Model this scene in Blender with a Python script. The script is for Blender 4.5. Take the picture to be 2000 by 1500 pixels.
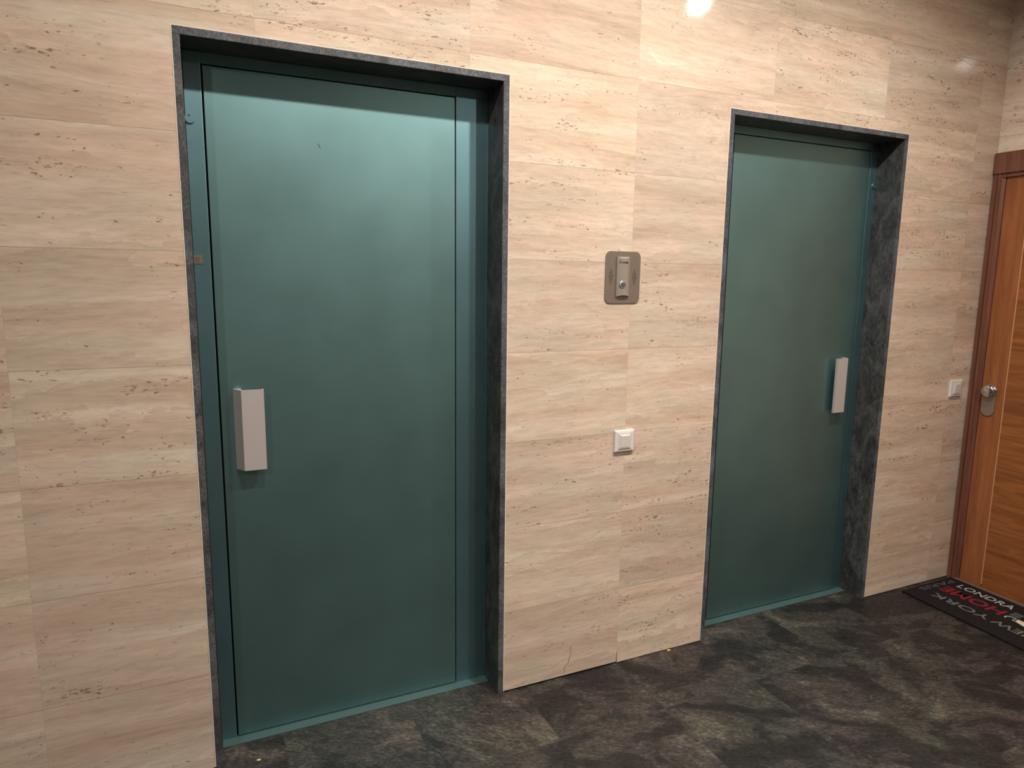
import bpy, bmesh, math, random
from mathutils import Vector, Matrix
random.seed(7)
S = bpy.context.scene
for o in list(bpy.data.objects): bpy.data.objects.remove(o, do_unlink=True)
COL = S.collection

# ------------------------------------------------------------------ camera
HT, F1, F2, F3, XC = 2.054, 0.9245, 1.7952, 2.7509, 3.3593   # stone surround height / edges, room corner
X0 = 0.195                                                    # stone slab grid
CEIL = 2.80
cam = bpy.data.cameras.new('camera'); cam.lens = 23.735; cam.sensor_width = 36; cam.sensor_fit = 'HORIZONTAL'
cam.clip_start = 0.02
co = bpy.data.objects.new('camera', cam); COL.objects.link(co)
R = Vector((0.90960518, -0.41529828, 0.01207305)); U = Vector((0.05267344, 0.1440944, 0.98816108)); F = Vector((0.41212125, 0.8982005, -0.1529442))
co.matrix_world = Matrix(((R.x, U.x, -F.x, 0.03194), (R.y, U.y, -F.y, -1.98974), (R.z, U.z, -F.z, 1.43741), (0, 0, 0, 1)))
S.camera = co
# ------------------------------------------------------------------ world, exposure
S.view_settings.view_transform = 'Standard'; S.view_settings.look = 'None'
S.view_settings.gamma = 1; S.view_settings.use_curve_mapping = False
S.view_settings.exposure = 0.0
w = bpy.data.worlds.new('world'); S.world = w; w.use_nodes = True
w.node_tree.nodes['Background'].inputs[0].default_value = (0.9, 0.85, 0.8, 1)
w.node_tree.nodes['Background'].inputs[1].default_value = 0.0
# ------------------------------------------------------------------ lamps (recessed downlights and added fill lamps): x, y, watts
LAMPS = [(1.37, -0.87, .86), (2.33, -0.87, .50), (0.41, -0.87, .58), (-1.3, -2.2, .85), (1.9, -2.85, .9)]  # last two are unseen fill lamps, added to brighten walls and doors
WIDE_W, BEAM_W = 118, 128
LAMP_COL = (1.0, 0.928, 0.835)

def add_light(x, y, k, parent):
    """the flood part and the beam part of one reflector lamp"""
    for nm, wt, ang, bl in (('bulb', WIDE_W, 179.5, .75), ('bulb_beam', BEAM_W, 84, 1.0)):
        l = bpy.data.lights.new(nm, 'SPOT'); l.energy = wt * k; l.color = LAMP_COL
        l.spot_size = math.radians(ang); l.spot_blend = bl; l.shadow_soft_size = 0.035
        o = bpy.data.objects.new(nm, l); COL.objects.link(o); o.parent = parent
        o.location = (0, 0, -0.012)

# ================================================================== node helpers
def new_mat(name):
    m = bpy.data.materials.new(name); m.use_nodes = True
    nt = m.node_tree; nt.nodes.clear()
    out = nt.nodes.new('ShaderNodeOutputMaterial'); b = nt.nodes.new('ShaderNodeBsdfPrincipled')
    nt.links.new(b.outputs[0], out.inputs[0])
    return m, nt, b
class G:
    def __init__(s, nt): s.nt = nt
    def _in(s, sock, v):
        if v is None: return
        if isinstance(v, bpy.types.NodeSocket): s.nt.links.new(v, sock)
        else: sock.default_value = v
    def m(s, op, a, b=None, c=None, clamp=False):
        n = s.nt.nodes.new('ShaderNodeMath'); n.operation = op; n.use_clamp = clamp
        for i, v in enumerate((a, b, c)): s._in(n.inputs[i], v) if v is not None else None
        return n.outputs[0]
    def obj(s):
        n = s.nt.nodes.new('ShaderNodeTexCoord'); return n.outputs['Object']
    def sep(s, v):
        n = s.nt.nodes.new('ShaderNodeSeparateXYZ'); s._in(n.inputs[0], v); return n.outputs
    def vec(s, x=0.0, y=0.0, z=0.0):
        n = s.nt.nodes.new('ShaderNodeCombineXYZ')
        for i, v in enumerate((x, y, z)): s._in(n.inputs[i], v)
        return n.outputs[0]
    def noise(s, v, scale=1, detail=4, rough=.5, dist=0):
        n = s.nt.nodes.new('ShaderNodeTexNoise'); s._in(n.inputs['Vector'], v)
        n.inputs['Scale'].default_value = scale; n.inputs['Detail'].default_value = detail
        n.inputs['Roughness'].default_value = rough; n.inputs['Distortion'].default_value = dist
        return n.outputs[0]
    def white(s, v):
        n = s.nt.nodes.new('ShaderNodeTexWhiteNoise'); s._in(n.inputs['Vector'], v); return n.outputs['Value'], n.outputs['Color']
    def ramp(s, f, stops):
        n = s.nt.nodes.new('ShaderNodeValToRGB'); s._in(n.inputs[0], f); e = n.color_ramp.elements
        while len(e) < len(stops): e.new(.5)
        for i, (p, c) in enumerate(stops):
            e[i].position = p; e[i].color = (c, c, c, 1) if isinstance(c, (int, float)) else (*c, 1)
        return n.outputs[0]
    def mix(s, f, a, b, mode='MIX'):
        n = s.nt.nodes.new('ShaderNodeMix'); n.data_type = 'RGBA'; n.blend_type = mode
        s._in(n.inputs[0], f)
        for i, v in ((6, a), (7, b)):
            if isinstance(v, tuple) and len(v) == 3: v = (*v, 1)
            s._in(n.inputs[i], v)
        return n.outputs[2]
    def bump(s, h, strength=.3, dist=.001):
        n = s.nt.nodes.new('ShaderNodeBump'); s._in(n.inputs['Height'], h)
        n.inputs['Strength'].default_value = strength; n.inputs['Distance'].default_value = dist
        return n.outputs[0]
def setb(b, rough=.5, metal=0, spec=.5, coat=0, col=None):
    b.inputs['Roughness'].default_value = rough; b.inputs['Metallic'].default_value = metal
    b.inputs['Specular IOR Level'].default_value = spec; b.inputs['Coat Weight'].default_value = coat
    if col: b.inputs['Base Color'].default_value = (*col, 1)
def plain(name, col, rough=.5, metal=0, spec=.5, var=.06, scale=60):
    m, nt, b = new_mat(name); g = G(nt); setb(b, rough, metal, spec)
    n = g.noise(g.obj(), scale, 3)
    f = g.ramp(n, [(.3, 1 - var), (.7, 1 + var)])
    c = g.mix(1.0, col, f, 'MULTIPLY'); nt.links.new(c, b.inputs['Base Color'])
    return m

def travertine(name, axis, x0, tone=(1, 1, 1)):
    m, nt, b = new_mat(name); g = G(nt)
    X, Y, Z = g.sep(g.obj()); u = X if axis == 'x' else Y
    U_ = g.m('DIVIDE', g.m('SUBTRACT', u, x0), .6); V_ = g.m('DIVIDE', Z, .3)
    iu = g.m('FLOOR', U_); iv = g.m('FLOOR', V_); fu = g.m('FRACT', U_); fv = g.m('FRACT', V_)
    wv, wc = g.white(g.vec(iu, iv, 3.3)); r, gg, bb = g.sep(wc)
    px = g.m('ADD', u, g.m('MULTIPLY', r, 9)); 
    pz = g.m('ADD', g.m('ADD', Z, g.m('MULTIPLY', gg, 9)), g.m('MULTIPLY', u, g.m('MULTIPLY', g.m('SUBTRACT', bb, .5), .06)))
    # beds: gently undulating, some of them scalloped with a pale upper edge
    und = g.noise(g.vec(g.m('MULTIPLY', px, 2.0), g.m('MULTIPLY', pz, 4.5)), 1, 3)
    pw = g.m('ADD', pz, g.m('MULTIPLY', und, .05))
    bands = g.noise(g.vec(g.m('MULTIPLY', px, 1.3), g.m('MULTIPLY', pw, 13)), 1, 5, .58, .5)
    col = g.ramp(bands, [(.28, (.56, .415, .315)), (.42, (.665, .515, .405)), (.56, (.735, .59, .475)), (.72, (.82, .695, .58))])
    fine = g.noise(g.vec(g.m('MULTIPLY', px, 13), g.m('MULTIPLY', pw, 85)), 1, 6, .72, .3)
    col = g.mix(1.0, col, g.ramp(fine, [(.28, .80), (.5, .985), (.72, 1.10)]), 'MULTIPLY')
    cl = g.noise(g.vec(g.m('MULTIPLY', px, 3), g.m('MULTIPLY', pz, 7), 4.0), 1, 2)
    col = g.mix(.7, col, g.ramp(cl, [(.35, (.93, .98, .96)), (.65, (1.06, .99, .97))]), 'MULTIPLY')
    sc = g.noise(g.vec(g.m('MULTIPLY', px, 3.4), g.m('MULTIPLY', pz, 8), 9.0), 1, 7, .58)
    saw = g.m('FRACT', g.m('ADD', g.m('MULTIPLY', pw, 11), g.m('MULTIPLY', sc, 3.2)))
    edge = g.ramp(saw, [(0, (.95, .94, .93)), (.03, (1.13, 1.15, 1.17)), (.16, (1.06, 1.06, 1.06)), (.55, (1, 1, 1)), (1.0, (.925, .91, .90))])
    vmask = g.ramp(g.noise(g.vec(g.m('MULTIPLY', px, 1.7), g.m('MULTIPLY', pz, 5), 17.0), 1, 3), [(.44, .10), (.60, .85)])
    col = g.mix(vmask, col, g.mix(1.0, col, edge, 'MULTIPLY'))
    # pits, strung out along the beds, far more in some slabs than in others
    pn = g.noise(g.vec(g.m('MULTIPLY', px, 56), g.m('MULTIPLY', pw, 150), 2.0), 1, 3, .6, .6)
    pm = g.noise(g.vec(g.m('MULTIPLY', px, 4.5), g.m('MULTIPLY', pw, 24), 6.0), 1, 4, .62)
    w2, _ = g.white(g.vec(iu, iv, 8.1))
    thr = g.m('SUBTRACT', g.m('SUBTRACT', 1.078, g.m('MULTIPLY', pm, .72)), g.m('MULTIPLY', w2, .085))
    pit = g.m('MULTIPLY', g.m('SUBTRACT', pn, thr), 20, clamp=True)
    yel = g.ramp(g.noise(g.vec(g.m('MULTIPLY', px, 4), g.m('MULTIPLY', pz, 9), 11.0), 1, 1), [(.6, (.24, .145, .10)), (.68, (.31, .21, .07))])
    halo = g.m('MULTIPLY', g.m('SUBTRACT', pn, g.m('SUBTRACT', thr, .06)), 7, clamp=True)
    col = g.mix(g.m('MULTIPLY', halo, .16), col, (.40, .28, .20))
    col = g.mix(g.m('MULTIPLY', pit, .80), col, yel)
    # slab to slab tone
    col = g.mix(1.0, col, g.ramp(wv, [(0, (.93, .93, .94)), (1, (1.05, 1.05, 1.04))]), 'MULTIPLY')
    col = g.mix(1.0, col, tone, 'MULTIPLY')
    # joints
    dh = g.m('MULTIPLY', g.m('MINIMUM', fv, g.m('SUBTRACT', 1.0, fv)), .3)
    dv = g.m('MULTIPLY', g.m('MINIMUM', fu, g.m('SUBTRACT', 1.0, fu)), .6)
    jh = g.m('SUBTRACT', 1.0, g.m('DIVIDE', dh, .0011), clamp=True); jv = g.m('SUBTRACT', 1.0, g.m('DIVIDE', dv, .0012), clamp=True)
    col = g.mix(g.m('MULTIPLY', jh, .75), col, (.30, .20, .13))
    col = g.mix(g.m('MULTIPLY', jv, .5), col, (.50, .39, .29))
    nt.links.new(col, b.inputs['Base Color'])
    setb(b, .065, 0, .5)
    h = g.m('SUBTRACT', 1.0, g.m('MAXIMUM', pit, g.m('MULTIPLY', jh, .8)))
    nt.links.new(g.bump(h, .5, .0006), b.inputs['Normal'])
    return m

def slate(name):
    m, nt, b = new_mat(name); g = G(nt)
    X, Y, Z = g.sep(g.obj())
    U_ = g.m('DIVIDE', g.m('SUBTRACT', X, X0), .4); V_ = g.m('DIVIDE', g.m('ADD', Y, .3), .6)
    iu = g.m('FLOOR', U_); iv = g.m('FLOOR', V_); fu = g.m('FRACT', U_); fv = g.m('FRACT', V_)
    wv, wc = g.white(g.vec(iu, iv, 1.7)); r, gg, bb = g.sep(wc)
    a = g.m('MULTIPLY', g.m('SUBTRACT', bb, -.55), .55); ca = g.m('COSINE', a); sa = g.m('SINE', a)
    x1 = g.m('SUBTRACT', g.m('MULTIPLY', X, ca), g.m('MULTIPLY', Y, sa)); y1 = g.m('ADD', g.m('MULTIPLY', Y, ca), g.m('MULTIPLY', X, sa))
    px = g.m('ADD', x1, g.m('MULTIPLY', r, 5)); py = g.m('ADD', y1, g.m('MULTIPLY', gg, 5))
    patch = g.noise(g.vec(g.m('MULTIPLY', px, 3.4), g.m('MULTIPLY', py, 4.8)), 1, 8, .64, .7)
    col = g.ramp(patch, [(.34, (.0105, .0098, .0100)), (.465, (.0165, .0150, .0148)), (.495, (.031, .0285, .026)), (.575, (.038, .0345, .030)), (.61, (.062, .056, .046))])
    hue = g.noise(g.vec(g.m('MULTIPLY', px, 2.3), g.m('MULTIPLY', py, 2.3), 5.0), 1, 2)
    col = g.mix(1.0, col, g.ramp(hue, [(.4, (1.06, .96, .98)), (.6, (.98, 1.01, .96))]), 'MULTIPLY')
    st = g.noise(g.vec(g.m('MULTIPLY', px, 60), g.m('MULTIPLY', py, 130), 2.0), 1, 6, .72, .5)
    col = g.mix(1.0, col, g.ramp(st, [(.32, .35), (.5, .95), (.66, 2.1)]), 'MULTIPLY')
    st2 = g.noise(g.vec(g.m('MULTIPLY', px, 14), g.m('MULTIPLY', py, 34), 8.0), 1, 5, .66, .2)
    col = g.mix(1.0, col, g.ramp(st2, [(.36, .68), (.62, 1.25)]), 'MULTIPLY')
    dv = g.m('MULTIPLY', g.m('MINIMUM', fv, g.m('SUBTRACT', 1.0, fv)), .6); du = g.m('MULTIPLY', g.m('MINIMUM', fu, g.m('SUBTRACT', 1.0, fu)), .4)
    j = g.m('SUBTRACT', 1.0, g.m('DIVIDE', g.m('MINIMUM', du, dv), .0012), clamp=True)
    col = g.mix(g.m('MULTIPLY', j, .6), col, (.02, .018, .016))
    nt.links.new(col, b.inputs['Base Color'])
    nt.links.new(g.ramp(st, [(.3, .62), (.7, .38)]), b.inputs['Roughness'])
    b.inputs['Specular IOR Level'].default_value = .32
    nt.links.new(g.bump(st, .3, .0015), b.inputs['Normal'])
    return m

def granite(name, lo, hi, rough, spec=.4, sx=1.0, k=1.0):
    m, nt, b = new_mat(name); g = G(nt); X, Y, Z = g.sep(g.obj())
    v = g.vec(g.m('MULTIPLY', X, 60), g.m('MULTIPLY', Y, 60), g.m('MULTIPLY', Z, 26 * sx))
    n = g.noise(v, k, 5, .75, .4)
    n2 = g.noise(g.vec(g.m('MULTIPLY', X, 9), g.m('MULTIPLY', Y, 12), g.m('MULTIPLY', Z, 7)), 1, 4, .6, 1.5)
    col = g.ramp(n, [(.32, lo), (.55, tuple((a + c) / 2 for a, c in zip(lo, hi))), (.74, hi)])
    col = g.mix(1.0, col, g.ramp(n2, [(.38, .6), (.62, 1.3)]), 'MULTIPLY')
    nt.links.new(col, b.inputs['Base Color']); setb(b, rough, 0, spec)
    nt.links.new(g.bump(n, .25, .0008), b.inputs['Normal'])
    return m

def painted_steel(name, col, rough, metal):
    m, nt, b = new_mat(name); g = G(nt)
    n = g.noise(g.obj(), 900, 2); n2 = g.noise(g.obj(), 5, 3)
    c = g.mix(1.0, col, g.ramp(n2, [(.3, .94), (.7, 1.06)]), 'MULTIPLY')
    nt.links.new(c, b.inputs['Base Color']); setb(b, rough, metal, .5)
    nt.links.new(g.ramp(n2, [(.3, rough - .006), (.7, rough + .006)]), b.inputs['Roughness'])
    nt.links.new(g.bump(n, .12, .0003), b.inputs['Normal'])
    return m

def wood(name, base, dark, grain, rough=.32):
    m, nt, b = new_mat(name); g = G(nt); X, Y, Z = g.sep(g.obj())
    k = {'z': (1, 34, 2.0), 'y': (1, 2.6, 26)}[grain]
    n = g.noise(g.vec(g.m('MULTIPLY', X, 20), g.m('MULTIPLY', Y, k[1]), g.m('MULTIPLY', Z, k[2])), 1, 5, .6, 1.2)
    f = g.noise(g.vec(g.m('MULTIPLY', X, 20), g.m('MULTIPLY', Y, k[1] * 7), g.m('MULTIPLY', Z, k[2] * 7)), 1, 3, .6)
    col = g.ramp(n, [(.3, dark), (.65, base)])
    col = g.mix(1.0, col, g.ramp(f, [(.3, .9), (.7, 1.08)]), 'MULTIPLY')
    nt.links.new(col, b.inputs['Base Color']); setb(b, rough, 0, .45)
    return m

def emit(name, col, strength):
    m = bpy.data.materials.new(name); m.use_nodes = True; nt = m.node_tree; nt.nodes.clear()
    o = nt.nodes.new('ShaderNodeOutputMaterial'); e = nt.nodes.new('ShaderNodeEmission')
    e.inputs[0].default_value = (*col, 1); e.inputs[1].default_value = strength; nt.links.new(e.outputs[0], o.inputs[0]); return m

M = {}
M['trav'] = travertine('travertine slabs', 'x', X0)
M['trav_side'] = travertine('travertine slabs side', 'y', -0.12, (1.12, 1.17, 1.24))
M['slate'] = slate('dark slate floor')
M['granite'] = granite('honed dark granite', (.026, .027, .029), (.125, .122, .120), .42, .4, 1.0, 1.8)
M['sawn'] = granite('sawn granite edge', (.030, .031, .034), (.185, .188, .205), .6, .4, 2.0, 3.2)
M['teal'] = painted_steel('teal enamel steel', (.215, .378, .392), .465, .96)
M['teal_frame'] = painted_steel('teal enamel frame', (.20, .365, .41), .46, .96)
M['sill'] = painted_steel('darkened teal sill', (.060, .112, .112), .55, .2)  # colour lowered and matte to hold back lamp glow mirrored in the leaf foot
M['gap'] = plain('dark gap', (.004, .006, .006), .9, 0, .1)
M['alu'] = plain('brushed aluminium', (.66, .60, .585), .46, .35, .5, .03, 300)
M['bronze'] = plain('taupe brushed plate', (.30, .245, .205), .42, .6, .5, .04, 200)
M['module'] = plain('champagne satin module', (.44, .385, .33), .36, .5, .5, .03, 200)
M['dark'] = plain('engraved dark', (.03, .024, .02), .8, 0, .2)
M['ring'] = plain('button ring', (.40, .39, .40), .25, .5)
M['button'] = plain('button face', (.13, .13, .15), .35, .4)
M['white'] = plain('white switch plastic', (.74, .70, .665), .30, 0, .5, .01)
M['grout'] = plain('pale grout', (.84, .76, .66), .7)
M['mortar'] = plain('dark mortar', (.05, .04, .03), .9)
M['crack'] = plain('crack shadow', (.07, .045, .03), .9)
M['wood_v'] = wood('cherry wood vertical', (.38, .135, .05), (.22, .070, .025), 'z')
M['wood_h'] = wood('cherry wood horizontal', (.37, .130, .040), (.18, .058, .017), 'y')
M['casing'] = wood('dark cherry casing', (.21, .085, .052), (.13, .048, .032), 'z', .36)
M['groove'] = plain('casing groove', (.05, .018, .012), .6)
M['inlay'] = plain('maple inlay', (.62, .34, .17), .4)
M['chrome'] = plain('chrome', (.72, .72, .73), .10, 1.0, .5, .01)
M['satin'] = plain('satin steel', (.36, .32, .27), .42, .7)
M['mat'] = plain('black doormat', (.014, .012, .013), .95, 0, .1, .3, 500)
M['mat_white'] = plain('mat print white', (.36, .33, .31), .9, 0, .1, .15, 400)
M['mat_grey'] = plain('mat print grey', (.13, .13, .125), .9, 0, .1, .15, 400)
M['mat_faint'] = plain('mat print faint', (.075, .075, .085), .9, 0, .1, .2, 400)
M['mat_red'] = plain('mat print red', (.22, .016, .024), .9, 0, .1, .15, 400)
M['mat_cream'] = plain('mat print cream', (.60, .52, .38), .9, 0, .1, .1, 400)
M['threshold'] = plain('tan threshold', (.17, .11, .065), .5)
M['foil'] = plain('gold foil', (.75, .52, .10), .3, .6)
M['paper'] = plain('pale scrap', (.62, .58, .34), .6)
M['sticker'] = plain('reddish sticker', (.19, .10, .08), .5)
M['scuff'] = plain('scuff', (.16, .10, .095), .6)
M['plaster'] = plain('off white ceiling', (.66, .62, .57), .8)
M['back'] = plain('warm plaster', (.16, .13, .105), .7)
M['lamp'] = emit('lamp glow', (1, .9, .78), 14)

# ================================================================== mesh helpers
ORG = {}
def obj(name, bm, mats, parent=None, smooth=False):
    """vertices are given in world space; origin follows the parent's origin"""
    me = bpy.data.meshes.new(name)
    bmesh.ops.recalc_face_normals(bm, faces=bm.faces)
    org = ORG.get(parent.name, Vector((0, 0, 0))) if parent else Vector((0, 0, 0))
    bmesh.ops.translate(bm, verts=bm.verts, vec=-org)
    bm.to_mesh(me); bm.free()
    for m in (mats if isinstance(mats, (list, tuple)) else [mats]): me.materials.append(m)
    if smooth:
        for p in me.polygons: p.use_smooth = True
    o = bpy.data.objects.new(name, me); COL.objects.link(o)
    if parent: o.parent = parent
    ORG[o.name] = org
    return o
def thing(name, loc, label=None, cat=None, group=None, kind=None):
    o = bpy.data.objects.new(name, None); COL.objects.link(o); o.location = loc; o.empty_display_size = .05
    ORG[o.name] = Vector(loc); tag(o, label, cat, group, kind); return o
def tag(o, label=None, cat=None, group=None, kind=None):
    if label: o['label'] = label
    if cat: o['category'] = cat
    if group: o['group'] = group
    if kind: o['kind'] = kind
    return o
def box(bm, x0, x1, y0, y1, z0, z1, mi=0, bev=0, seg=2):
    vs = [bm.verts.new((x, y, z)) for x in (x0, x1) for y in (y0, y1) for z in (z0, z1)]
    idx = [(0, 1, 3, 2), (4, 6, 7, 5), (0, 4, 5, 1), (2, 3, 7, 6), (0, 2, 6, 4), (1, 5, 7, 3)]
    fs = [bm.faces.new([vs[i] for i in q]) for q in idx]
    for f in fs: f.material_index = mi
    if bev:
        es = list({e for f in fs for e in f.edges})
        r = bmesh.ops.bevel(bm, geom=es, offset=bev, segments=seg, profile=.5, affect='EDGES')
        for f in r['faces']: f.material_index = mi
    return fs
def B(*a, **k):
    bm = bmesh.new(); box(bm, *a, **k); return bm
def prism(pts, z0, z1, axis='z'):
    """extrude an outline: pts (a,b) -> axis z: (x,y); axis y: (x,z); axis x: (y,z)"""
    bm = bmesh.new()
    def P(a, b, c): return {'z': (a, b, c), 'y': (a, c, b), 'x': (c, a, b)}[axis]
    lo = [bm.verts.new(P(a, b, z0)) for a, b in pts]; hi = [bm.verts.new(P(a, b, z1)) for a, b in pts]
    bm.faces.new(lo); bm.faces.new(hi[::-1]); n = len(pts)
    for i in range(n): bm.faces.new((lo[i], lo[(i + 1) % n], hi[(i + 1) % n], hi[i]))
    return bm
def rrect(cx, cz, w, h, r, n=8):
    p = []
    for sx, sz, a0 in ((1, 1, 0), (-1, 1, 90), (-1, -1, 180), (1, -1, 270)):
        for i in range(n + 1):
            a = math.radians(a0 + 90 * i / n); p.append((cx + sx * (w / 2 - r) + r * math.cos(a), cz + sz * (h / 2 - r) + r * math.sin(a)))
    return p
def circ(cx, cz, r, n=32): return [(cx + r * math.cos(2 * math.pi * i / n), cz + r * math.sin(2 * math.pi * i / n)) for i in range(n)]
def lathe(bm, prof, n=32, mi=0):
    """profile (r, h) about +h axis; returns verts with h on z"""
    rings = []
    for r, h in prof: rings.append([bm.verts.new((r * math.cos(2 * math.pi * i / n), r * math.sin(2 * math.pi * i / n), h)) for i in range(n)])
    for a, b_ in zip(rings, rings[1:]):
        for i in range(n):
            f = bm.faces.new((a[i], a[(i + 1) % n], b_[(i + 1) % n], b_[i])); f.material_index = mi
    bm.faces.new(rings[0][::-1]); bm.faces.new(rings[-1])
    return [v for r_ in rings for v in r_]
def bevel_all(bm, off, seg=2, ang=30):
    es = [e for e in bm.edges if len(e.link_faces) == 2 and e.calc_face_angle(0) > math.radians(ang)]
    bmesh.ops.bevel(bm, geom=es, offset=off, segments=seg, profile=.5, affect='EDGES')
    return bm
def text_obj(name, s, size, mat, parent, loc, xdir, ydir, extrude=.0008, spacing=1.0, width=None, bold=0):
    """lettering laid on a surface: xdir is the reading direction, ydir the top of the letters; loc is the centre"""
    c = bpy.data.curves.new(name, 'FONT'); c.body = s; c.size = size; c.extrude = extrude; c.align_x = 'CENTER'; c.align_y = 'CENTER'
    c.space_character = spacing; c.offset = bold; c.resolution_u = 3
    t = bpy.data.objects.new('tmp', c); COL.objects.link(t)
    dg = bpy.context.evaluated_depsgraph_get(); me = bpy.data.meshes.new_from_object(t.evaluated_get(dg))
    bpy.data.objects.remove(t, do_unlink=True)
    xs = [v.co.x for v in me.vertices]; wd = max(xs) - min(xs); cx = (max(xs) + min(xs)) / 2
    ys = [v.co.y for v in me.vertices]; cy = (max(ys) + min(ys)) / 2
    k = (width / wd) if width else 1
    X = Vector(xdir).normalized(); Y = Vector(ydir).normalized(); N = X.cross(Y); org = ORG[parent.name]
    for v in me.vertices:
        p = Vector(loc) + X * (v.co.x - cx) * k + Y * (v.co.y - cy) + N * v.co.z
        v.co = p - org
    me.materials.clear(); me.materials.append(mat)
    o = bpy.data.objects.new(name, me); COL.objects.link(o); o.parent = parent; ORG[o.name] = org
    return o

# ================================================================== the setting
XL, YB = -2.6, -3.6
D = 0.12                                   # depth of the steel doors behind the stone
bm = bmesh.new()
gz = .005
for x0, x1, z0 in ((XL, 0, gz), (0, F1, HT), (F1, X0 + 1.2, .0065), (X0 + 1.2, F2, .003), (F2, F3, HT), (F3, XC, .003)):
    box(bm, x0, x1, 0, .025, z0, CEIL)
box(bm, XL, XC + .03, .22, .26, -.05, CEIL, mi=1)
for x0, x1 in ((XL, 0), (F1, F2), (F3, XC + .03)): box(bm, x0, x1, .025, .22, -.02, CEIL, mi=1)
for x0, x1 in ((0, F1), (F2, F3)): box(bm, x0, x1, .025, .22, HT, CEIL, mi=1)
wall_back = obj('wall_back', bm, [M['trav'], M['mortar']])
tag(wall_back, 'polished cream travertine slab wall around the two teal lift doors', 'wall', kind='structure')
# crack and open joint at the foot of the wall
def ribbon(pts, wdt, y=-.0004):
    b = bmesh.new(); L = []
    for i, (x, z, k) in enumerate(pts):
        L.append((b.verts.new((x - wdt * k, y, z)), b.verts.new((x + wdt * k, y, z)), b.verts.new((x - wdt * k, .003, z)), b.verts.new((x + wdt * k, .003, z))))
    for a, c in zip(L, L[1:]):
        b.faces.new((a[0], a[1], c[1], c[0])); b.faces.new((a[0], c[0], c[2], a[2])); b.faces.new((a[1], a[3], c[3], c[1]))
    return b
obj('crack', ribbon([(1.193, .117, .3), (1.1955, .105, .9), (1.191, .099, .3), (1.197, .091, .6), (1.192, .078, 1), (1.189, .068, .8), (1.187, .056, 1.2), (1.181, .049, .7), (1.172, .040, .9), (1.168, .036, .6), (1.170, .025, .7), (1.1695, .012, .4)], .0009), M['crack'], wall_back)
obj('open_joint', ribbon([(1.3955, .047, .4), (1.3952, .030, 1.2), (1.3950, .004, 1.6)], .0009), M['crack'], wall_back)

floor = obj('floor', B(XL, XC + .05, YB, .22, -.06, 0), M['slate']); tag(floor, 'dark mottled grey brown slate tile floor', 'floor', kind='structure')
ceiling = obj('ceiling', B(XL - .05, XC + .1, YB - .05, .26, CEIL, CEIL + .06), M['plaster']); tag(ceiling, 'off white ceiling with recessed downlights', 'ceiling', kind='structure')
# right wall with the opening of the flat door
DY0, DY1, DZ = -.012, -.95, 1.985
bm = bmesh.new()
box(bm, XC, XC + .05, YB, DY1, 0, CEIL); box(bm, XC, XC + .05, DY1, DY0, DZ, CEIL); box(bm, XC, XC + .05, DY0, .0, 0, CEIL)
wr = obj('wall_right', bm, M['trav_side']); tag(wr, 'travertine side wall above and beside the wooden door', 'wall', kind='structure')
wl = obj('wall_left', B(XL - .05, XL, YB, .0, 0, CEIL), M['back']); tag(wl, 'warm plaster wall left of the lift doors', 'wall', kind='structure')
wf = obj('wall_front', B(XL - .05, XC + .1, YB - .05, YB, 0, CEIL), M['back']); tag(wf, 'warm plaster wall facing the lift doors', 'wall', kind='structure')

# ------------------------------------------------------------------ stone surrounds (trim_1, trim_2)
def surround(n, xa, xb, label):
    t = thing('trim_%d' % n, ((xa + xb) / 2, 0, 0), label, 'door surround', kind='structure')
    T = .020; TL = .0175 if n == 1 else .020; yf = -.0015
    def slab(name, x0, x1, z0, z1):
        b = bmesh.new(); fs = box(b, x0, x1, yf, D + .004, z0, z1)
        for f in b.faces:
            if f.normal.y < -.5 or all(abs(v.co.y - yf) < 1e-6 for v in f.verts): f.material_index = 1
        es = [e for e in b.edges if all(abs(v.co.y - yf) < 1e-6 for v in e.verts)]
        r = bmesh.ops.bevel(b, geom=es, offset=.0012, segments=2, profile=.5, affect='EDGES')
        for f in r['faces']: f.material_index = 1
        return obj(name, b, [M['granite'], M['sawn']], t)
    slab('side_slab', xa, xa + TL, 0, HT - T); slab('side_slab', xb - T, xb, 0, HT - T); slab('head_slab', xa, xb, HT - T, HT)
    b = bmesh.new(); g_ = .0022
    box(b, xa - g_, xa, -.0008, .004, .006, HT + g_); box(b, xb, xb + g_, -.0008, .004, .006, HT + g_); box(b, xa, xb, -.0008, .004, HT, HT + g_)
    obj('grout_line', b, M['grout'], t)
    return t
surround(1, 0, F1, 'dark grey granite surround lining the larger, left lift doorway')
surround(2, F2, F3, 'dark grey granite surround lining the right lift doorway')

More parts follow.
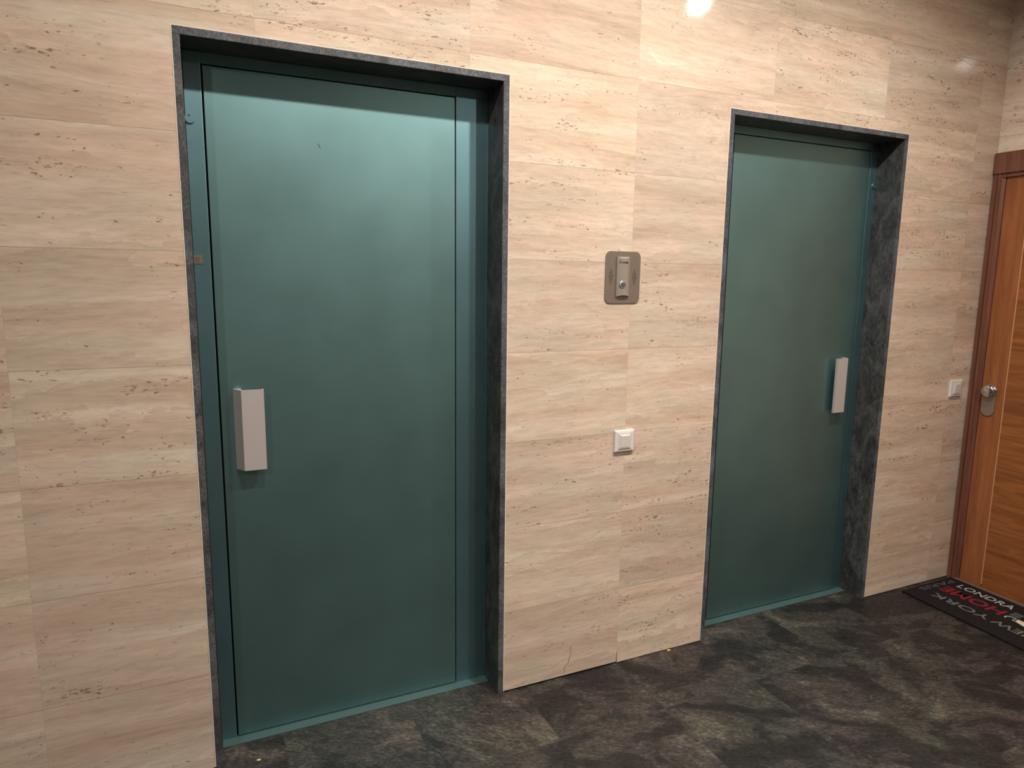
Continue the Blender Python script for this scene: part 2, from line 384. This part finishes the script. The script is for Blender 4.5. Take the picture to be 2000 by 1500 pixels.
# ------------------------------------------------------------------ lift doors
def lift_door(n, xa, xb, mirror, label):
    """xa..xb inner faces of the stone. mirror=False: handle on the left"""
    t = thing('door_%d' % n, ((xa + xb) / 2, D, 0), label, 'door', kind='structure')
    def X(off0, off1):           # offsets from the handle side's stone face
        return (xa + off0, xa + off1) if not mirror else (xb - off1, xb - off0)
    Wd = xb - xa; gap = .0045
    l0, l1 = .047, Wd - .114     # leaf
    LZ0, LZ1 = .0065, 2.000
    ZT = HT - .0202
    # frame: one folded steel profile round the leaf
    b = bmesh.new()
    x0, x1 = X(-.0021 if not mirror else .0004, l0 - gap); box(b, x0, x1, D, D + .05, 0.0, ZT, bev=.0016)
    x0, x1 = X(l1 + .0035, Wd - .0004); box(b, x0, x1, D + .0005, D + .05, 0.0, ZT, bev=.0012)
    x0, x1 = X(l0 - gap, l1 + .0035); box(b, x0, x1, D + .0005, D + .05, LZ1 + .0035, ZT, bev=.001)
    obj('door_frame', b, M['teal_frame'], t)
    x0, x1 = X(.0004, Wd - .0004)
    obj('frame_backing', B(x0, x1, D + .052, D + .06, 0, ZT), M['gap'], t)
    # sealing bead beside the wide jamb
    x0, x1 = X(Wd - .0022, Wd - .0004)
    obj('sealing_bead', B(x0, x1, D - .002, D + .001, .004, ZT - .1), M['teal_frame'], t)
    x0, x1 = X(l0, l1)
    leaf = obj('door_leaf', B(x0, x1, D, D + .035, LZ0, LZ1, bev=.001), M['teal'], t)
    # sill
    x0, x1 = X(.0004, Wd - .0004)
    obj('sill', B(x0, x1, D - .036, D + .05, -.001, .0035, bev=.0008), M['sill'], t)
    # pull handle: a slanted wing and a flat front with a turned lip, open behind
    o = l0 + (.035 if not mirror else .046)
    prof = [(o, D), (o + .0205, D - .0330), (o + .0825, D - .0330), (o + .0825, D - .0215), (o + .0795, D - .0215), (o + .0795, D - .0300), (o + .0235, D - .0300), (o + .0205, D)]
    if mirror: prof = [(xb - a, c) for a, c in prof]
    else: prof = [(xa + a, c) for a, c in prof]
    z0, z1 = .8700, 1.1110
    obj('door_handle', bevel_all(prism(prof, z0, z1), .0005, 1), M['alu'], leaf)['label'] = 'long satin aluminium pull handle'
    # round emergency lock cover on the narrow jamb
    cx = (xa + .0095) if not mirror else (xb - .0085)
    hid = obj('lock_cover', bevel_all(prism(circ(cx, 1.858, .0125), D - .0045, D + .001, 'y'), .0010, 2, 60), M['teal_frame'], t)
    kx = cx - .002
    obj('keyhole', bevel_all(prism(rrect(kx, 1.8655, .003, .0045, .0012, 3), D - .0050, D - .0043, 'y'), .0002, 1, 60), M['gap'], hid)
    if not mirror:
        st = obj('sticker_plate', bevel_all(prism(rrect(xa + .0100, 1.4825, .0225, .0235, .002, 4), D - .0015, D + .001, 'y'), .0004, 1, 60), M['satin'], t)
        st['label'] = 'small metal plate with a reddish centre'
        obj('sticker_centre', prism(rrect(xa + .0080, 1.4815, .012, .014, .001, 2), D - .0019, D - .0014, 'y'), M['sticker'], st)
        for k, (sx_, sz_, w_, h_) in enumerate(((.3691, 1.8170, .0035, .006),)):
            bb_ = bmesh.new(); vs = [bb_.verts.new((sx_ + w_ * a, D - .0003, sz_ + h_ * c)) for a, c in ((-1.2, 1), (-.4, 1.1), (1.2, -.6), (1.0, -1.2), (.1, -.5))]
            vb = [bb_.verts.new((v.co.x, D + .001, v.co.z)) for v in vs]; bb_.faces.new(vs)
            for i in range(5): bb_.faces.new((vs[i], vs[(i + 1) % 5], vb[(i + 1) % 5], vb[i]))
            obj('scuff_mark', bb_, M['scuff'], leaf)
    else:
        obj('sticker_plate', bevel_all(prism(rrect(xb - .020, 1.4825, .0225, .0235, .002, 4), D - .0015, D + .001, 'y'), .0004, 1, 60), M['teal_frame'], t)
    return t
lift_door(1, .020, F1 - .020, False, 'large teal steel lift door in the left doorway, with handle on its left')
lift_door(2, F2 + .020, F3 - .020, True, 'teal steel lift door in the right doorway, with handle on its right')

# ------------------------------------------------------------------ wooden flat door on the right wall
t = thing('door_3', (XC, -.47, 0), 'reddish brown wooden flat door at the right edge, with chrome knob', 'door', kind='structure')
T3 = .020
def casing_strip(name, ya, yb, z0, z1, sgn):
    """moulded casing section, ya outer edge, yb inner edge (sgn -1: goes towards -y)"""
    w_ = abs(yb - ya); P = [(0, 0), (0, T3), (.014, T3), (.0155, T3 - .006), (.0195, T3 - .006), (.021, T3), (.031, T3), (.034, T3 - .007), (w_, T3 - .012), (w_, 0)]
    pts = [(XC - b_ if b_ else XC, ya + sgn * a_) for a_, b_ in P]
    b = prism(pts, z0, z1)
    return b
b = casing_strip('c', -.006, -.054, 0, 1.945, -1)
c1 = obj('casing', b, M['casing'], t)
b = casing_strip('c', -.956, -.908, 0, 1.945, 1)
obj('casing', b, M['casing'], t)
b = B(XC - .026, XC, -.964, .0 - .004, 1.935, 2.027, bev=.002)
box(b, XC - .016, XC, -.956, -.006, 1.918, 1.935)
obj('casing_head', b, M['casing'], t)
b = bmesh.new(); box(b, XC - .0145, XC - .013, -.0250, -.0222, 0, 1.918)
obj('casing_groove', b, M['groove'], t)
# leaf: stile (vertical grain) + field (horizontal grain) in one leaf, inlay line between
b = bmesh.new(); box(b, XC - .004, XC + .03, -.1555, -.056, .012, 1.935, mi=0); box(b, XC - .004, XC + .03, -.806, -.1595, .012, 1.935, mi=1); box(b, XC - .004, XC + .03, -.906, -.810, .012, 1.935, mi=0)
leaf3 = obj('door_leaf', b, [M['wood_v'], M['wood_h']], t)
b = bmesh.new(); box(b, XC - .0045, XC + .01, -.1595, -.1555, .024, 1.935); box(b, XC - .0045, XC + .01, -.810, -.806, .024, 1.935)
obj('inlay', b, M['inlay'], leaf3)['label'] = 'thin pale wood inlay line'
obj('threshold', B(XC - .022, XC + .03, -.908, -.030, 0, .010, bev=.0015), M['threshold'], t)
# knob and escutcheon
ky, kz = -.1000, .953
esc = [(a, b_) for a, b_ in rrect(-.0930, .9085, .058, .150, .0285, 10)]
e = bmesh.new(); vs = []
bmp = prism(esc, XC - .010, XC - .003, 'x'); bevel_all(bmp, .002, 2, 60)
plate = obj('escutcheon', bmp, M['satin'], leaf3); plate['label'] = 'satin metal escutcheon with round ends'
b = bmesh.new(); vs = lathe(b, [(.024, 0), (.0255, .002), (.024, .005), (.013, .007), (.012, .020), (.017, .024), (.026, .029), (.0295, .036), (.0290, .044), (.024, .051), (.014, .0555), (.004, .057)], 40)
for v in vs: v.co = Vector((XC - .010 - v.co.z * .62, ky + v.co.x, kz + v.co.y))
obj('knob', b, M['chrome'], plate, smooth=True)['label'] = 'round chrome knob'

# ------------------------------------------------------------------ call station between the doors
t = thing('call_station', (1.359, 0, 1.36), 'taupe metal lift call plate with raised button module, between the lift doors', 'call panel')
pl = obj('back_plate', bevel_all(prism(rrect(1.359, 1.449, .1415, .1765, .020, 8), -.0035, .0005, 'y'), .001, 2, 60), M['bronze'], t)
# module: bowed front, ends cut back along the bow
b = bmesh.new(); n = 14; cx, cz, hw, hh = 1.3570, 1.4510, .0262, .0680
fr_t, fr_b, bk_t, bk_b = [], [], [], []
for i in range(n + 1):
    s = -1 + 2 * i / n; x = cx + hw * s; h = .0045 + .0065 * (1 - s * s)
    fr_t.append(b.verts.new((x, -.0035 - h, cz + hh - h * .9 + .004))); fr_b.append(b.verts.new((x, -.0035 - h, cz - hh + h * .75 - .003)))
    bk_t.append(b.verts.new((x, -.003, cz + hh))); bk_b.append(b.verts.new((x, -.003, cz - hh)))
for i in range(n):
    b.faces.new((fr_t[i], fr_t[i + 1], fr_b[i + 1], fr_b[i])); b.faces.new((bk_t[i], bk_t[i + 1], fr_t[i + 1], fr_t[i])); b.faces.new((fr_b[i], fr_b[i + 1], bk_b[i + 1], bk_b[i]))
b.faces.new((fr_t[0], fr_b[0], bk_b[0], bk_t[0])); b.faces.new((fr_t[n], bk_t[n], bk_b[n], fr_b[n])); b.faces.new([*bk_t, *bk_b[::-1]])
mod = obj('button_module', b, M['module'], t)
def disc(name, x, z, y, r, r2, d, mat, par, n=32):
    bb = bmesh.new(); vs = lathe(bb, [(r, 0), (r, d * .6), (r2, d)], n)
    for v in vs: v.co = Vector((x + v.co.x, y - v.co.z, z + v.co.y))
    return obj(name, bb, mat, par, smooth=False)
ring = disc('button_ring', 1.3535, 1.4245, -.0115, .0140, .0118, .0045, M['ring'], mod); ring['label'] = 'pale ring round the button'
disc('button', 1.3535, 1.4245, -.0148, .0090, .0074, .0022, M['button'], ring)
lx = 1.3385
wm = text_obj('wordmark', 'orona', .0105, M['dark'], mod, (1.3610, 0, 1.4990), (1, 0, 0), (0, 0, 1), .0003, 1.0, .0250, .0004)
def wrap(o):
    for v in o.data.vertices:
        x_ = v.co.x + ORG[t.name].x; s_ = (x_ - cx) / hw
        v.co.y = v.co.y * 1.0 - (.0035 + .0045 + .0065 * (1 - s_ * s_)) - .0001
wrap(wm)
# emblem: a curl left of the word
b = bmesh.new(); L = []
for i in range(22):
    a = math.radians(-150 + 300 * i / 21); r = .0034 + .0006 * i / 21; wq = .0011 * (1 - .5 * abs(i / 10.5 - 1))
    for rr, yy in ((r - wq, -.0153), (r + wq, -.0153)):
        L.append(b.verts.new((lx + .0018 + rr * math.cos(a), -.0004, 1.5005 + rr * math.sin(a))))
for i in range(21): b.faces.new((L[2 * i], L[2 * i + 1], L[2 * i + 3], L[2 * i + 2]))
ex = bmesh.ops.extrude_face_region(b, geom=b.faces[:]); bmesh.ops.translate(b, verts=[v for v in ex['geom'] if isinstance(v, bmesh.types.BMVert)], vec=(0, .0006, 0))
wrap(obj('emblem', b, M['dark'], mod))
def grille(x, z, sgn):
    bb = bmesh.new(); k = 13
    for i in range(k):
        s = (i - (k - 1) / 2) / ((k - 1) / 2); hwid = .0085 * (1 - abs(s)) ** .7 + .0012; off = sgn * .001 * math.sin(i * 1.7)
        box(bb, x - hwid + off, x + hwid + off, -.0038, -.0033, z - s * .0265 - .0006, z - s * .0265 + .0006)
    return obj('speaker_slots', bb, M['dark'], pl)
grille(1.3100, 1.4515, 1); grille(1.4060, 1.4500, -1)

# ------------------------------------------------------------------ light switches
def light_switch(cx, cz, wd, ht, label):
    t = thing('light_switch', (cx, 0, cz - ht / 2), label, 'light switch', 'white wall switches')
    b = bmesh.new()
    # base frame, flared: wider at the wall, chamfered towards the front
    def ring(hx, hz, y): return [b.verts.new((cx + a * hx, y, cz + c * hz)) for a, c in ((-1, -1), (1, -1), (1, 1), (-1, 1))]
    rs = [ring(wd / 2, ht / 2, 0), ring(wd / 2, ht / 2, -.0045), ring(wd / 2 - .002, ht / 2 - .002, -.0085), ring(wd / 2 - .016, ht / 2 - .011, -.0105), ring(wd / 2 - .0165, ht / 2 - .0115, -.0095)]
    for a, c in zip(rs, rs[1:]):
        for i in range(4): b.faces.new((a[i], a[(i + 1) % 4], c[(i + 1) % 4], c[i]))
    b.faces.new(rs[-1]); b.faces.new(rs[0][::-1])
    fr = obj('switch_frame', b, M['white'], t)
    rw, rh = wd - .035, ht - .026
    inner = B(cx - rw / 2, cx + rw / 2, -.0125, -.009, cz - rh / 2, cz + rh / 2, bev=.0015)
    ip = obj('inner_frame', inner, M['white'], t)
    rk = prism([(-.0125, cz - rh / 2 + .005), (-.0135, cz - rh / 2 + .0055), (-.0150, cz), (-.0165, cz + rh / 2 - .006), (-.0125, cz + rh / 2 - .005)], cx - rw / 2 + .006, cx + rw / 2 - .006, 'x')
    obj('rocker', bevel_all(rk, .0008, 2, 20), M['white'], t)
    return t
light_switch(1.3885, .8690, .0835, .0790, 'white light switch between the two lift doors, below the call plate')
light_switch(3.2420, .9570, .0835, .0790, 'white light switch beside the wooden door, on the narrow wall strip')

# ------------------------------------------------------------------ doormat
t = thing('doormat', (3.13, -.37, 0), 'black doormat with white, grey and red city lettering, before the wooden door', 'doormat')
p = [Vector((2.969, -.032)), Vector((3.335, -.030)), Vector((3.326 - .018, -.74)), Vector((2.922, -.735))]
bmm = prism([(v.x, v.y) for v in p][::-1], 0, .009); bevel_all(bmm, .0015, 2, 60)
mat_o = obj('mat_body', bmm, M['mat'], t)
zt = .0092; d1 = Vector((.018, .70, 0)).normalized(); d2 = Vector((d1.y, -d1.x, 0))   # d1: +y along the mat, d2: +x towards the door
def word(s, size, mat, x, y, xd, yd, width=None, bold=0):
    o = text_obj('lettering', s, size, mat, t, (x, y, zt), xd, yd, .0004, 1.0, width, bold); return o
word('LONDRA', .066, M['mat_white'], 3.270, -.232, -d1, d2, .250, .0006)['label'] = 'white word LONDRA'
word('HOME', .096, M['mat_red'], 3.178, -.225, d1, -d2, .275, .002)['label'] = 'red word HOME'
word('YORK', .066, M['mat_grey'], 3.070, -.238, d1, -d2, .262, .0006)['label'] = 'grey word YORK'
word('NEW', .066, M['mat_grey'], 3.062, -.470, d1, -d2, .175, .0006)['label'] = 'grey word NEW'
word('PARIS', .038, M['mat_faint'], 3.180, -.060, -d2, -d1, .230, .0004)['label'] = 'small faint grey word'
word('C', .065, M['mat_white'], 3.160, -.402, -d2, -d1, .035, .0008)
b = bmesh.new()
for i in range(4): box(b, 3.185, 3.235, -.385 - i * .010, -.380 - i * .010, .0088, .0096)
obj('printed_bars', b, M['mat_grey'], t)
b = bmesh.new(); vs = [b.verts.new((x, y, .0096)) for x, y in ((3.150, -.412), (3.175, -.425), (3.168, -.50), (3.120, -.50))]; b.faces.new(vs)
ex = bmesh.ops.extrude_face_region(b, geom=b.faces[:]); bmesh.ops.translate(b, verts=[v for v in ex['geom'] if isinstance(v, bmesh.types.BMVert)], vec=(0, 0, -.001))
obj('printed_shape', b, M['mat_cream'], t)['label'] = 'cream printed shape'

# ------------------------------------------------------------------ litter on the floor
def scrap(name, x, y, r, mat, label, seed):
    rr = random.Random(seed); b = bmesh.new(); bmesh.ops.create_icosphere(b, subdivisions=2, radius=r)
    for v in b.verts:
        k = .65 + .6 * rr.random(); v.co = Vector((v.co.x * k * 1.5, v.co.y * k * .8, v.co.z * k * .7))
    mz = min(v.co.z for v in b.verts)
    bmesh.ops.translate(b, verts=b.verts, vec=(x, y, -mz))
    o = obj(name, b, mat); return tag(o, label, 'litter')
scrap('candy_wrapper', 1.632, -.013, .0055, M['foil'], 'tiny crumpled golden wrapper at the foot of the wall between lift doors', 3)
scrap('paper_scrap', .116, -.016, .0040, M['paper'], 'tiny pale yellow scrap on the floor before the left lift door', 5)

# ------------------------------------------------------------------ downlights in the ceiling, the two far ones added as fill
def downlight(x, y, wts, label):
    t = thing('downlight', (x, y, CEIL), label, 'ceiling lamp', 'recessed ceiling downlights')
    b = bmesh.new(); vs = []
    n = 32; rings = []
    for r, h in ((.055, 0), (.055, -.004), (.042, -.005), (.037, 0.0), (.037, -.0008)):
        rings.append([b.verts.new((x + r * math.cos(2 * math.pi * i / n), y + r * math.sin(2 * math.pi * i / n), CEIL + h)) for i in range(n)])
    for a, c in zip(rings, rings[1:]):
        for i in range(n): b.faces.new((a[i], a[(i + 1) % n], c[(i + 1) % n], c[i]))
    obj('trim_ring', b, M['chrome'], t)
    b = bmesh.new(); vs = lathe(b, [(.036, -.0015), (.036, -.0030)], 32)
    for v in vs: v.co = Vector((x + v.co.x, y + v.co.y, CEIL + v.co.z))
    obj('lamp_face', b, M['lamp'], t)
    add_light(x, y, wts, t)
for (x, y, wts), lb in zip(LAMPS, ('recessed ceiling downlight nearest the wall between the lift doors', 'recessed ceiling downlight before the right lift door', 'recessed ceiling downlight before the left lift door', 'added unseen fill downlight far from the wall, on the left', 'added unseen fill downlight far from the wall, on the right')):
    downlight(x, y, wts, lb)
